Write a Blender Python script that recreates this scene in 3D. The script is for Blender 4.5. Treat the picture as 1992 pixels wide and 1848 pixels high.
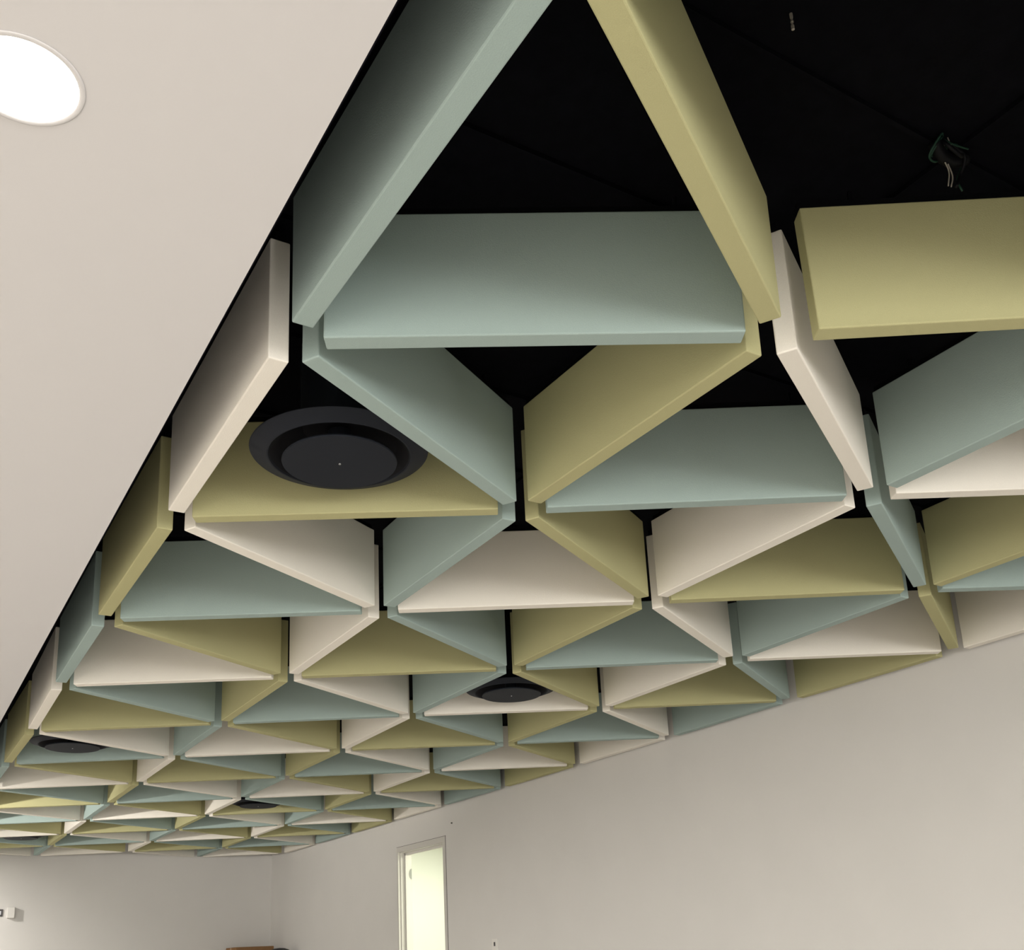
import bpy, bmesh, math, random
from mathutils import Vector, Matrix
random.seed(7)
for o in list(bpy.data.objects): bpy.data.objects.remove(o)
SC = bpy.context.scene
COL = SC.collection
S = 1.04                      # metres per lattice pitch
s3 = math.sqrt(3) / 2

# ------------------------------------------------------------------ camera
YAW, PITCH, ROLL = 0.55560, 0.26460, -0.04620
QC = (-0.62956, -1.80557, -1.21523)
FPX, PPY = 2019.855, 1302.395
f = Vector((math.sin(YAW)*math.cos(PITCH), math.cos(YAW)*math.cos(PITCH), math.sin(PITCH)))
r0 = f.cross(Vector((0, 0, 1))).normalized(); u0 = r0.cross(f)
cr, sr = math.cos(ROLL), math.sin(ROLL)
r_ = r0*cr + u0*sr; u_ = u0*cr - r0*sr
cam_d = bpy.data.cameras.new('camera'); cam = bpy.data.objects.new('camera', cam_d); COL.objects.link(cam)
M = Matrix((r_, u_, -f)).transposed().to_4x4(); M.translation = Vector(QC)*S
cam.matrix_world = M
cam_d.sensor_fit = 'HORIZONTAL'; cam_d.sensor_width = 36; cam_d.lens = FPX/1992*36
cam_d.shift_y = (PPY-924)/1992
cam_d.clip_start = 0.02; cam_d.clip_end = 60
SC.camera = cam
SC.view_settings.view_transform = 'Standard'; SC.view_settings.look = 'None'
SC.view_settings.gamma = 1; SC.view_settings.use_curve_mapping = False
SC.view_settings.exposure = 0.0

# ------------------------------------------------------------------ light
w = bpy.data.worlds.new('world'); SC.world = w; w.use_nodes = True
w.node_tree.nodes['Background'].inputs[0].default_value = (1.0, .97, .9, 1)
w.node_tree.nodes['Background'].inputs[1].default_value = .5
def area(name, loc, power, size, col=(1, .955, .91), aim=(0, 0, -1), size_y=None, spread=math.pi):
    l = bpy.data.lights.new(name, 'AREA'); l.energy = power; l.color = col
    l.shape = 'RECTANGLE' if size_y else 'DISK'; l.size = size*S
    if size_y: l.size_y = size_y*S
    l.spread = spread
    o = bpy.data.objects.new(name, l); COL.objects.link(o); o.location = Vector(loc)*S
    o.rotation_euler = Vector(aim).to_track_quat('-Z', 'Y').to_euler(); return o
YBW = -7.02
LAMPS = [(-.557, -.452), (-.56, 2.2), (-.56, 4.85), (-.56, 7.5), (-.75, 9.75), (-2.3, -.45), (-2.3, 2.2), (-2.3, 4.85), (-2.3, 7.5), (-2.3, -2.9), (-.56, -2.9), (-.56, -5.4), (-2.3, -5.4)]
for x, y in LAMPS:
    area('downlight_lamp', (x, y, -.008), 74 if y > 9 else 20 if y > 7 else 42 if y > 4 else 66 if x < -1 else 56, .13)
area('back_fill_light', (-.2, YBW, -.85), 340, 6, col=(1, .98, .97), aim=(0, 1, 0), size_y=1.5)  # added fill from behind the camera; no window is known there
# unseen light added low on the left for the lit patches on the baffles
area('unseen_side_light', (-2.6, 6.0, -.42), 62, .12, aim=(1, .45, .68), spread=math.radians(78))
# light of the room beyond the doorway
area('back_room_lamp', (4.9, 6.1, .05), 88, .9, col=(.99, 1, .87), aim=(0, 0, -1), size_y=.8)
area('back_room_lamp', (4.95, 8.3, .05), 17, .9, col=(.99, 1, .87), aim=(0, 0, -1), size_y=.8)

# ------------------------------------------------------------------ materials
def mat(name, col, rough=.9, bump=0, bscale=300, spec=.2, noise=0, nscale=600, metal=0, emit=None):
    m = bpy.data.materials.new(name); m.use_nodes = True; nt = m.node_tree
    b = nt.nodes['Principled BSDF']
    b.inputs['Base Color'].default_value = (*col, 1); b.inputs['Roughness'].default_value = rough
    b.inputs['Specular IOR Level'].default_value = spec; b.inputs['Metallic'].default_value = metal
    if emit:
        b.inputs['Emission Color'].default_value = (*emit[0], 1); b.inputs['Emission Strength'].default_value = emit[1]
    tc = nt.nodes.new('ShaderNodeTexCoord')
    if noise:
        n = nt.nodes.new('ShaderNodeTexNoise'); n.inputs['Scale'].default_value = nscale; n.inputs['Detail'].default_value = 3
        nt.links.new(tc.outputs['Object'], n.inputs['Vector'])
        mp = nt.nodes.new('ShaderNodeMapRange'); mp.inputs[1].default_value = .25; mp.inputs[2].default_value = .75
        mp.inputs[3].default_value = 1-noise; mp.inputs[4].default_value = 1+noise
        nt.links.new(n.outputs[0], mp.inputs[0])
        mx = nt.nodes.new('ShaderNodeVectorMath'); mx.operation = 'SCALE'; mx.inputs[0].default_value = col
        nt.links.new(mp.outputs[0], mx.inputs['Scale']); nt.links.new(mx.outputs[0], b.inputs['Base Color'])
    if bump:
        n2 = nt.nodes.new('ShaderNodeTexNoise'); n2.inputs['Scale'].default_value = bscale; n2.inputs['Detail'].default_value = 4
        nt.links.new(tc.outputs['Object'], n2.inputs['Vector'])
        bp = nt.nodes.new('ShaderNodeBump'); bp.inputs['Strength'].default_value = bump; bp.inputs['Distance'].default_value = .002
        nt.links.new(n2.outputs[0], bp.inputs['Height']); nt.links.new(bp.outputs[0], b.inputs['Normal'])
    return m
FELT = {'white': mat('felt_white', (.84, .80, .71), .95, .25, 350, .1, .04),
        'olive green': mat('felt_green', (.45, .43, .23), .95, .25, 350, .1, .05),
        'grey-blue': mat('felt_blue', (.345, .43, .40), .95, .25, 350, .1, .05)}
M_BLACK = mat('black_paint', (.0023, .0023, .0036), .9, .3, 60, .06, .3, 25)
M_RAIL = mat('black_rail', (.0025, .0025, .0035), .6, 0, 1, .15)
M_VENT = mat('charcoal_metal', (.012, .0145, .020), .6, 0, 1, .15)
M_VENTIN = mat('charcoal_dark', (.004, .004, .006), .7, 0, 1, .2)
M_WALL = mat('wall_paint', (.69, .675, .64), .85, .12, 200, .2, .015, 3)
M_SOFFIT = mat('soffit_paint', (.67, .655, .645), .9, .05, 150, .15)
M_FLOOR = mat('floor_carpet', (.33, .315, .295), .95, .3, 200, .1, .1, 100)
M_FRAME = mat('door_frame_paint', (.62, .60, .55), .6, 0, 1, .3)
M_GAP = mat('shadow_gap', (.12, .11, .1), .9)
M_BACKROOM = mat('back_room_paint', (.87, .88, .81), .8, 0, 1, .2)
M_PLASTIC = mat('white_plastic', (.75, .73, .68), .4, 0, 1, .5)
M_DARKPL = mat('dark_plastic', (.05, .045, .045), .4, 0, 1, .5)
M_CARD = mat('cardboard', (.25, .14, .065), .9, .2, 80, .1, .08, 20)
M_TAPE = mat('packing_tape', (.36, .22, .12), .35, 0, 1, .5)
M_BAG = mat('dark_plastic_bin', (.03, .03, .032), .5, 0, 1, .4)
M_FITTING = mat('fitting_grey', (.30, .31, .28), .6)
M_GLOW = mat('lamp_glow', (1, 1, 1), .5, emit=((1, .95, .88), 12))
M_WIREW = mat('wire_white', (.3, .27, .23), .6)
M_WIREG = mat('wire_green', (.01, .035, .022), .5)
M_SCREW = mat('zinc', (.5, .5, .5), .35, metal=1)

# ------------------------------------------------------------------ helpers
def obj(name, bm, m, parent=None, loc=None, smooth=False):
    me = bpy.data.meshes.new(name); bmesh.ops.recalc_face_normals(bm, faces=bm.faces); bm.to_mesh(me); bm.free()
    if smooth:
        for p in me.polygons: p.use_smooth = True
    me.materials.append(m)
    o = bpy.data.objects.new(name, me); COL.objects.link(o)
    if parent: o.parent = parent
    if loc is not None: o.location = loc
    return o
def add_box(bm, a, b, bev=0, seg=2):
    """axis box between corners a and b (metres)"""
    r = bmesh.ops.create_cube(bm, size=1)
    vs = r['verts']
    c = [(p+q)/2 for p, q in zip(a, b)]; d = [abs(q-p) for p, q in zip(a, b)]
    for v in vs: v.co = Vector((v.co.x*d[0]+c[0], v.co.y*d[1]+c[1], v.co.z*d[2]+c[2]))
    if bev:
        es = list({e for v in vs for e in v.link_edges})
        bmesh.ops.bevel(bm, geom=es, offset=bev, segments=seg, affect='EDGES', profile=.5)
    return bm
def bx(a, b, bev=0, seg=2): return add_box(bmesh.new(), [v*S for v in a], [v*S for v in b], bev, seg)
def lathe(bm, prof, n=96, close=False):
    rings = []
    for (r, z) in prof:
        if r < 1e-6: rings.append([bm.verts.new((0, 0, z))])
        else: rings.append([bm.verts.new((r*math.cos(2*math.pi*i/n), r*math.sin(2*math.pi*i/n), z)) for i in range(n)])
    for A, B in zip(rings, rings[1:]):
        for i in range(n):
            j = (i+1) % n
            if len(A) == 1 and len(B) == 1: continue
            if len(A) == 1: bm.faces.new((A[0], B[j], B[i]))
            elif len(B) == 1: bm.faces.new((A[i], A[j], B[0]))
            else: bm.faces.new((A[i], A[j], B[j], B[i]))
    return bm
def tube(bm, pts, r, n=8):
    rings = []
    for i, p in enumerate(pts):
        p = Vector(p); t = (Vector(pts[min(i+1, len(pts)-1)])-Vector(pts[max(i-1, 0)])).normalized()
        a = t.cross(Vector((.3, .9, .2))).normalized(); b = t.cross(a)
        rings.append([bm.verts.new(p+(a*math.cos(2*math.pi*k/n)+b*math.sin(2*math.pi*k/n))*r) for k in range(n)])
    for A, B in zip(rings, rings[1:]):
        for k in range(n): bm.faces.new((A[k], A[(k+1) % n], B[(k+1) % n], B[k]))
    bm.faces.new(rings[0]); bm.faces.new(rings[-1][::-1]); return bm
def tag(o, label, cat, group=None):
    o['label'] = label; o['category'] = cat
    if group: o['group'] = group
    return o
def empty(name, loc, label, cat, group=None):
    o = bpy.data.objects.new(name, None); COL.objects.link(o); o.location = Vector(loc)
    o.empty_display_size = .05
    return tag(o, label, cat, group)
def struct(name, bm, m, label=None, cat=None):
    o = obj(name, bm, m); o['kind'] = 'structure'
    if label: o['label'] = label; o['category'] = cat
    return o

# ------------------------------------------------------------------ room shell (lattice units)
XW, YF, YB, XL = 3.525, 10.62, -7.0, -3.3
ZF, ZC, XS = -2.31, .345, -.145
DY0, DY1, DZ = 6.13, 7.03, -.287            # door opening
struct('floor', bx((XL, YB, ZF-.1), (XW+3, YF, ZF)), M_FLOOR, 'grey carpeted floor of the room', 'floor')
struct('ceiling', bx((XS, YB, ZC), (XW+.15, YF+.15, ZC+.1)), M_BLACK, 'black painted ceiling above the hanging baffles', 'ceiling')
so = struct('ceiling_soffit', bx((XL, YB, 0), (XS-.004, YF, ZC+.1)), M_SOFFIT, 'smooth off-white dropped ceiling beside the baffle bay', 'ceiling')
struct('trim_1', bx((XS-.004, YB, .004), (XS, YF, ZC)), mat('black_upstand', (.006, .006, .010), .9, spec=.1), 'black painted upstand along the dropped ceiling edge', 'trim')
bm = bmesh.new()
def sb(a, b): add_box(bm, [v*S for v in a], [v*S for v in b])
sb((XW, YB, ZF), (XW+.13, DY0, ZC)); sb((XW, DY1, ZF), (XW+.13, YF+.13, ZC)); sb((XW, DY0, DZ), (XW+.13, DY1, ZC))
struct('wall_right', bm, M_WALL, 'long pale grey wall with the lit doorway', 'wall')
struct('wall_far', bx((XL, YF, ZF), (XW, YF+.13, ZC)), M_WALL, 'pale grey end wall below the last baffles', 'wall')
struct('wall_left', bx((XL-.13, YB, ZF), (XL, YF, ZC)), M_WALL)
bm = bmesh.new()   # wall behind the camera, with a wide opening added for the fill light
sb((XL, YB-.13, ZF), (XW, YB, ZF+.7)); sb((XL, YB-.13, -.15), (XW, YB, ZC)); sb((XL, YB-.13, ZF+.7), (XL+.6, YB, -.15)); sb((XW-.6, YB-.13, ZF+.7), (XW, YB, -.15))
struct('wall_back', bm, M_WALL)
# ceiling furring channels (room-parallel) on the black ceiling
bm = bmesh.new()
y = -.775-.414*4
while y < 2.5:
    sb((XS+.01, y-.005, ZC-.012), (XW-.03, y+.005, ZC)); y += .414
for x in (1.14, 2.36): sb((x-.005, -3, ZC-.012), (x+.005, 2.5, ZC))
o = struct('trim_2', bm, M_BLACK, 'thin black joints across the black ceiling', 'trim')

# doorway frame and lit space behind
bm = bmesh.new()
e = .042; pj = .004
sb((XW-pj, DY0-e, ZF), (XW+.02, DY0+.004, DZ+e)); sb((XW-pj, DY1-.004, ZF), (XW+.02, DY1+e*.5, DZ+e)); sb((XW-pj, DY0+.004, DZ-.004), (XW+.02, DY1-.004, DZ+e))
fr = struct('door_1', bm, M_FRAME, 'tall narrow open doorway with pale yellow-green light', 'door')
bm = bmesh.new()
sb((XW+.02, DY0-.002, ZF), (XW+.13, DY0+.012, DZ)); sb((XW+.02, DY1-.012, ZF), (XW+.13, DY1+.002, DZ)); sb((XW+.02, DY0, DZ-.012), (XW+.13, DY1, DZ+.002))
sb((XW+.06, DY1-.03, ZF), (XW+.09, DY1-.012, DZ-.012)); sb((XW+.06, DY0, DZ-.03), (XW+.09, DY1, DZ-.012)); sb((XW+.06, DY0+.012, ZF), (XW+.09, DY0+.03, DZ))
obj('door_jamb', bm, M_FRAME, fr)
bm = bmesh.new()
g = .007
sb((XW-.001, DY0-e-g, ZF), (XW+.004, DY0-e, DZ+e+g)); sb((XW-.001, DY0-e, DZ+e), (XW+.004, DY1+.03, DZ+e+g*.6))
obj('shadow_gap', bm, M_GAP, fr)
XR = XW+.13
bm = bmesh.new()
sb((XR+1.75, 4.5, ZF), (XR+1.85, 9.6, .1)); sb((XR, 9.5, ZF), (XR+1.85, 9.6, .1)); sb((XR, 4.4, ZF), (XR+1.85, 4.5, .1)); sb((XR, 4.4, .1), (XR+1.85, 9.6, .2))
sb((XR, 7.6, ZF), (3.932, 7.72, .1))
struct('wall_back_room', bm, M_BACKROOM, 'brightly lit pale walls seen through the doorway', 'wall')

# half-round fitting on the jamb of the doorway
bm = bmesh.new()
hv = [[bm.verts.new((-.026*S*math.sin(math.pi*i/24), yy, .048*S*math.cos(math.pi*i/24))) for i in range(25)] for yy in (0, -.003)]
bm.faces.new(hv[0]); bm.faces.new(hv[1])
for i in range(25): bm.faces.new((hv[0][i], hv[0][(i+1) % 25], hv[1][(i+1) % 25], hv[1][i]))
o = obj('jamb_plate', bm, M_FITTING); o.location = (3.654*S, (DY1-.0118)*S, -.485*S)
tag(o, 'small pale half-round plate on the bright doorway jamb', 'door plate')

# ------------------------------------------------------------------ baffles
L, T, H = .8629, .0452, .2933
# small hanging tolerances of the joints, in pitches
OFF = {(-1, 0): (0.015, 0.0001, 0.0078), (0, 0): (-0.0027, 0.0103, 0.0037), (0, 1): (0.0027, 0.002, -0.0143), (0, 2): (0.0105, -0.0193, 0.0069), (1, 0): (-0.0003, 0.0044, 0.0045), (1, 1): (-0.0064, 0.0045, -0.0044), (1, 2): (-0.0005, -0.0028, 0.0022), (1, 3): (0.0001, -0.002, 0.0036), (2, 0): (-0.0055, -0.0028, 0.0024), (2, 1): (0.0086, 0.0008, 0.0007), (2, 2): (-0.009, 0.0009, -0.003), (2, 3): (-0.0038, -0.013, 0.0004), (3, 0): (-0.0011, -0.0082, -0.0015), (3, 1): (0.0089, 0.0027, 0.0007), (3, 2): (-0.0014, 0.0146, 0.0005), (3, 3): (0.0049, 0.0063, 0.0025), (3, 4): (-0.0117, -0.0186, -0.0042), (4, 0): (0.0135, -0.0053, -0.0042), (4, 1): (-0.0018, 0.0071, -0.0013), (4, 2): (-0.0102, 0.0058, 0.0012), (4, 3): (-0.0081, 0.0094, -0.0004), (4, 4): (-0.0046, 0.0056, 0.0016), (5, 0): (0.0049, -0.0, -0.0027)}
def node(rr, k):
    o = OFF.get((rr, k), (0, 0, 0))
    return Vector((k*s3+o[0], rr-k*.5+o[1], o[2]))
bmB = add_box(bmesh.new(), (-L*S/2, -T*S/2, 0), (L*S/2, T*S/2, H*S), .0032, 2)
me_panel = {}
base = obj('acoustic_baffle', bmB, FELT['white'])
for cname, m in FELT.items():
    me = base.data.copy(); me.materials.clear(); me.materials.append(m); me.name = 'baffle_'+cname; me_panel[cname] = me
bpy.data.objects.remove(base)
bmR = bmesh.new()
add_box(bmR, (-L*S*.5, -.012, H*S), (L*S*.5, .012, H*S+.022))
for sx in (-.36, .36):
    add_box(bmR, (sx*L*S-.02, -.016, H*S-.001), (sx*L*S+.02, .016, H*S+.004))
    add_box(bmR, (sx*L*S-.004, -.004, H*S+.02), (sx*L*S+.004, .004, ZC*S-.001))
rl = obj('mounting_rail', bmR, M_RAIL); me_rail = rl.data; bpy.data.objects.remove(rl)
ORD = ['front', 'second', 'third', 'fourth', 'fifth', 'sixth', 'seventh', 'eighth', 'ninth', 'tenth', 'eleventh', 'twelfth', 'thirteenth', 'fourteenth', 'fifteenth']
BAY = ['in the bay beside the dropped ceiling', 'one bay in from the dropped ceiling', 'two bays in from the dropped ceiling', 'in the bay beside the right wall']
LINE = ['along the dropped ceiling edge', 'one line in from the dropped ceiling', 'on the middle line', 'one line out from the right wall', 'flat against the right wall']
CN = ['white', 'olive green', 'grey-blue']
def baffle(typ, rr, k):
    A = node(rr, k); B = node(*{'H': (rr, k+1), 'D': (rr+1, k), 'V': (rr+1, k+1)}[typ])
    ci = (rr+k-(1 if typ == 'V' else 0)) % 3
    if (typ, rr, k) == ('H', 0, 0): ci = 2
    cn = CN[ci]
    o = bpy.data.objects.new('acoustic_baffle', me_panel[cn]); COL.objects.link(o)
    d = (B-A).normalized(); n = Vector((-d.y, d.x, 0)).normalized(); up = d.cross(n)
    m = Matrix((d, n, up)).transposed().to_4x4(); m.translation = (A+B)/2*S
    o.matrix_world = m
    c = bpy.data.objects.new('mounting_rail', me_rail); COL.objects.link(c); c.parent = o
    first = {'H': (0, 0, 1, 2), 'V': (-1, 0, 1, 2), 'D': (-1, 0, 0, 1, 2)}[typ][k]
    kind = {'H': 'crosswise', 'V': 'slanting', 'D': 'lengthwise'}[typ]
    q = rr-first
    place = LINE[k] if typ == 'D' else BAY[k]
    if q == 0: lab = '%s %s baffle, nearest the camera %s' % (cn, kind, place)
    elif q > 0: lab = '%s %s baffle, %s from the camera, %s' % (cn, kind, ORD[q], place)
    else: lab = '%s %s baffle, %s before the view, %s' % (cn, kind, ORD[-q] if q < -1 else 'just', place)
    tag(o, lab, 'baffle', 'acoustic ceiling baffles')
    return o
for rr in range(-2, 13):  # rows ahead of the view are unseen, added to shade the front rows
    for k in range(0, 5):
        for typ in 'HDV':
            ends = {'H': (rr, k+1), 'D': (rr+1, k), 'V': (rr+1, k+1)}[typ]
            if ends[1] > 4: continue
            if (rr, k, typ) == (-1, 1, 'D'): continue   # this place is empty in the photo
            if max(rr-k*.5, ends[0]-ends[1]*.5) > 10.51: continue
            baffle(typ, rr, k)

# ------------------------------------------------------------------ round air diffusers
def diffuser(x, y, label):
    t = empty('air_diffuser', (x*S, y*S, 0), label, 'air vent', 'round ceiling air diffusers')
    z0 = .050
    bm = lathe(bmesh.new(), [(.100*S, ZC*S-.001), (.100*S, (z0+.075)*S), (.150*S, (z0+.03)*S), (.226*S, (z0+.003)*S), (.228*S, z0*S), (.226*S, (z0-.002)*S), (.185*S, (z0-.017)*S), (.181*S, (z0-.017)*S), (.178*S, (z0-.012)*S)])
    obj('outer_ring', bm, M_VENT, t, smooth=False)
    bm = lathe(bmesh.new(), [(.178*S, (z0-.012)*S), (.150*S, (z0+.02)*S), (.094*S, (z0+.06)*S), (0, (z0+.06)*S)])
    obj('inner_cone', bm, M_VENTIN, t)
    bm = lathe(bmesh.new(), [(0, (z0+.055)*S), (.03*S, (z0+.055)*S), (.03*S, (z0-.02)*S), (.143*S, (z0-.026)*S), (.147*S, (z0-.031)*S), (.146*S, (z0-.035)*S), (0, (z0-.036)*S)])
    p = obj('centre_disc', bm, M_VENT, t)
    bm = lathe(bmesh.new(), [(0, (z0-.0385)*S), (.003*S, (z0-.038)*S), (.0035*S, (z0-.035)*S)], 16)
    obj('screw', bm, M_SCREW, p)
cc = s3/3
diffuser(.300, .485, 'round black air diffuser in front of the olive baffle, nearest the camera')
diffuser(2*s3+cc, 2.48, 'round black air diffuser before a white baffle, middle of the bay')
diffuser(cc, 4.47, 'round black air diffuser at left, beside the dropped ceiling edge')
diffuser(2*s3+cc, 6.48, 'small distant black air diffuser in the middle of the far baffles')
diffuser(.555, 9.01, 'farthest black air diffuser, nearly hidden at the left picture edge')

# ------------------------------------------------------------------ downlights
for i, (x, y) in enumerate(LAMPS):
    t = empty('recessed_downlight', (x*S, y*S, 0), 'glowing round downlight in the off-white dropped ceiling' if i == 0 else 'round downlight out of view in the dropped ceiling', 'ceiling light', 'recessed downlights')
    bm = lathe(bmesh.new(), [(.074*S, .001), (.083*S, 0), (.084*S, -.001), (.082*S, -.002), (.076*S, -.002), (.074*S, .001)], 64)
    obj('trim_ring', bm, M_SOFFIT, t, smooth=True)
    bm = lathe(bmesh.new(), [(0, -.003), (.075*S, -.001)], 64)
    obj('light_panel', bm, M_GLOW, t)

# ------------------------------------------------------------------ loose wiring above
def P(x, y, z): return (x*S, y*S, z*S)
def smooth_path(pts, n=6):
    out = []
    P_ = [Vector(p) for p in pts]; P_ = [P_[0]*2-P_[1]]+P_+[P_[-1]*2-P_[-2]]
    for i in range(1, len(P_)-2):
        a, b, c, d = P_[i-1:i+3]
        for q in range(n):
            t = q/n
            out.append(.5*((2*b)+(c-a)*t+(2*a-5*b+4*c-d)*t*t+(3*b-a-3*c+d)*t**3))
    return out+[P_[-2]]
def wires(name, x, y, z, label, specs, cat='cable'):
    t = empty(name, (x*S, y*S, z*S), label, cat)
    for nm, m, rad, pts in specs:
        obj(nm, tube(bmesh.new(), [p*S for p in smooth_path(pts)], rad), m, t, smooth=True)
wires('wire_bundle', 1.12, -.785, .33, 'loose white and green wires hanging from the black ceiling', [
    ('junction_clip', M_RAIL, .014, [(-.05, 0, .0), (-.02, .01, -.012), (.02, .01, -.012), (.05, 0, 0)]),
    ('green_wire', M_WIREG, .0022, [(-.02, 0, .02), (-.055, -.02, .0), (-.06, .01, -.03), (-.02, .02, -.02), (0, 0, .015)]),
    ('green_wire', M_WIREG, .0026, [(-.02, 0, .02), (-.045, -.01, .0), (-.05, .01, -.02), (-.03, .02, -.01), (0, 0, .015)]),
    ('green_wire', M_WIREG, .0022, [(.01, 0, .02), (.045, .01, -.01), (.04, .02, -.04), (.05, .02, -.065)]),
    ('green_wire', M_WIREG, .002, [(.0, 0, .02), (.03, -.02, 0), (-.02, -.02, -.01), (-.03, 0, .02)]),
    ('black_wire', M_RAIL, .004, [(-.01, 0, .02), (.03, -.01, -.01), (.035, .01, -.04), (.015, .01, -.075)]),
    ('black_wire', M_RAIL, .004, [(-.03, 0, .02), (-.04, -.02, -.02), (.0, -.02, -.03), (.04, 0, .01)]),
    ('white_wire', M_WIREW, .0014, [(-.01, 0, .02), (-.014, .01, -.01), (-.002, .01, -.045), (-.01, .012, -.082)]),
    ('white_wire', M_WIREW, .0014, [(0, 0, .02), (-.004, .01, -.01), (.008, .01, -.05), (0, .012, -.08)]),
    ('white_wire', M_WIREW, .0012, [(-.02, -.01, .02), (-.01, -.01, -.005), (.015, .0, .0), (.03, .0, .02)]),
])
t = empty('ceiling_anchor', P(.60, -.85, ZC), 'small speckled threaded anchor on the black ceiling at top', 'anchor')
obj('anchor_rod', lathe(bmesh.new(), [(0, -.035*S), (.003, -.034*S), (.003, -.026*S), (.0018, -.022*S), (.003, -.018*S), (.0018, -.012*S), (.003, -.008*S), (.003, 0)], 12), M_WIREW, t)

# ------------------------------------------------------------------ wall fittings
t = empty('light_switch', P(XW, 5.305, -1.16), 'white rocker light switch on the right wall near the doorway', 'switch')
def ch(nm, a, b, m, bev=.001):
    a = [v*S for v in a]; b = [v*S for v in b]
    return obj(nm, add_box(bmesh.new(), a, b, bev), m, t)
ch('cover_plate', (-.010, -.035, -.06), (0, .042, .042), M_PLASTIC)
ch('rocker', (-.014, -.008, -.012), (-.009, .010, .018), M_DARKPL, .0005)
o = obj('wall_plug', lathe(bmesh.new(), [(0, -.012), (.004, -.011), (.006, -.004), (.009, 0)], 12), M_GAP)
o.rotation_euler = (0, math.pi/2, 0); o.location = P(XW, 5.96, -.15)
tag(o, 'tiny dark hole plug on the wall above the doorway', 'wall plug')
t = empty('motion_sensor', P(.69, YF, -.585), 'small white box sensor on the far wall at the left edge', 'sensor')
ch('housing', (-.042, -.055, -.056), (.030, 0, .056), M_PLASTIC, .004)
t = empty('wall_socket', P(.575, YF, -.585), 'small dark square outlet on the far wall left of the white box', 'outlet')
ch('face_plate', (-.05, -.010, -.037), (.035, 0, .037), M_DARKPL)
ch('insert', (-.025, -.013, -.02), (.018, -.009, .02), M_SCREW)

# ------------------------------------------------------------------ things in the far corner
def carton(x0, x1, y0, y1, z0, z1, label):
    t = empty('cardboard_box', P((x0+x1)/2, (y0+y1)/2, z0), label, 'box', 'cardboard boxes in the far corner')
    cx, cy = (x0+x1)/2*S, (y0+y1)/2*S
    a = (x0*S-cx, y0*S-cy, 0); b = (x1*S-cx, y1*S-cy, (z1-z0)*S-.004)
    obj('carton', add_box(bmesh.new(), a, b, .004), M_CARD, t)
    bm = bmesh.new(); add_box(bm, (a[0]+.002, a[1]+.002, b[2]), (b[0]-.002, -.003, b[2]+.004)); add_box(bm, (a[0]+.002, .003, b[2]), (b[0]-.002, b[1]-.002, b[2]+.004))
    obj('flap', bm, M_CARD, t)
    obj('packing_tape', add_box(bmesh.new(), (a[0]-.0008, -.025, b[2]-.06), (b[0]+.0008, .025, b[2]+.0045)), M_TAPE, t)
carton(2.96, 3.40, 10.12, 10.5, -1.50, -1.035, 'brown cardboard box top in the far corner below the baffles')
carton(2.90, 3.42, 10.05, 10.55, ZF, -1.50, 'lower brown cardboard box holding up the corner box')
t = empty('rubbish_bin', P(3.34, 9.75, ZF), 'dark rounded bin top just showing beside the far corner', 'bin')
obj('body', lathe(bmesh.new(), [(0, 0), (.10, 0), (.12, .02), (.14, 1.20), (.13, 1.22), (0, 1.22)], 48), M_BAG, t, smooth=True)
obj('lid', lathe(bmesh.new(), [(.145, 1.20), (.145, 1.23), (.11, 1.27), (.06, 1.29), (0, 1.295)], 48), M_BAG, t, smooth=True)
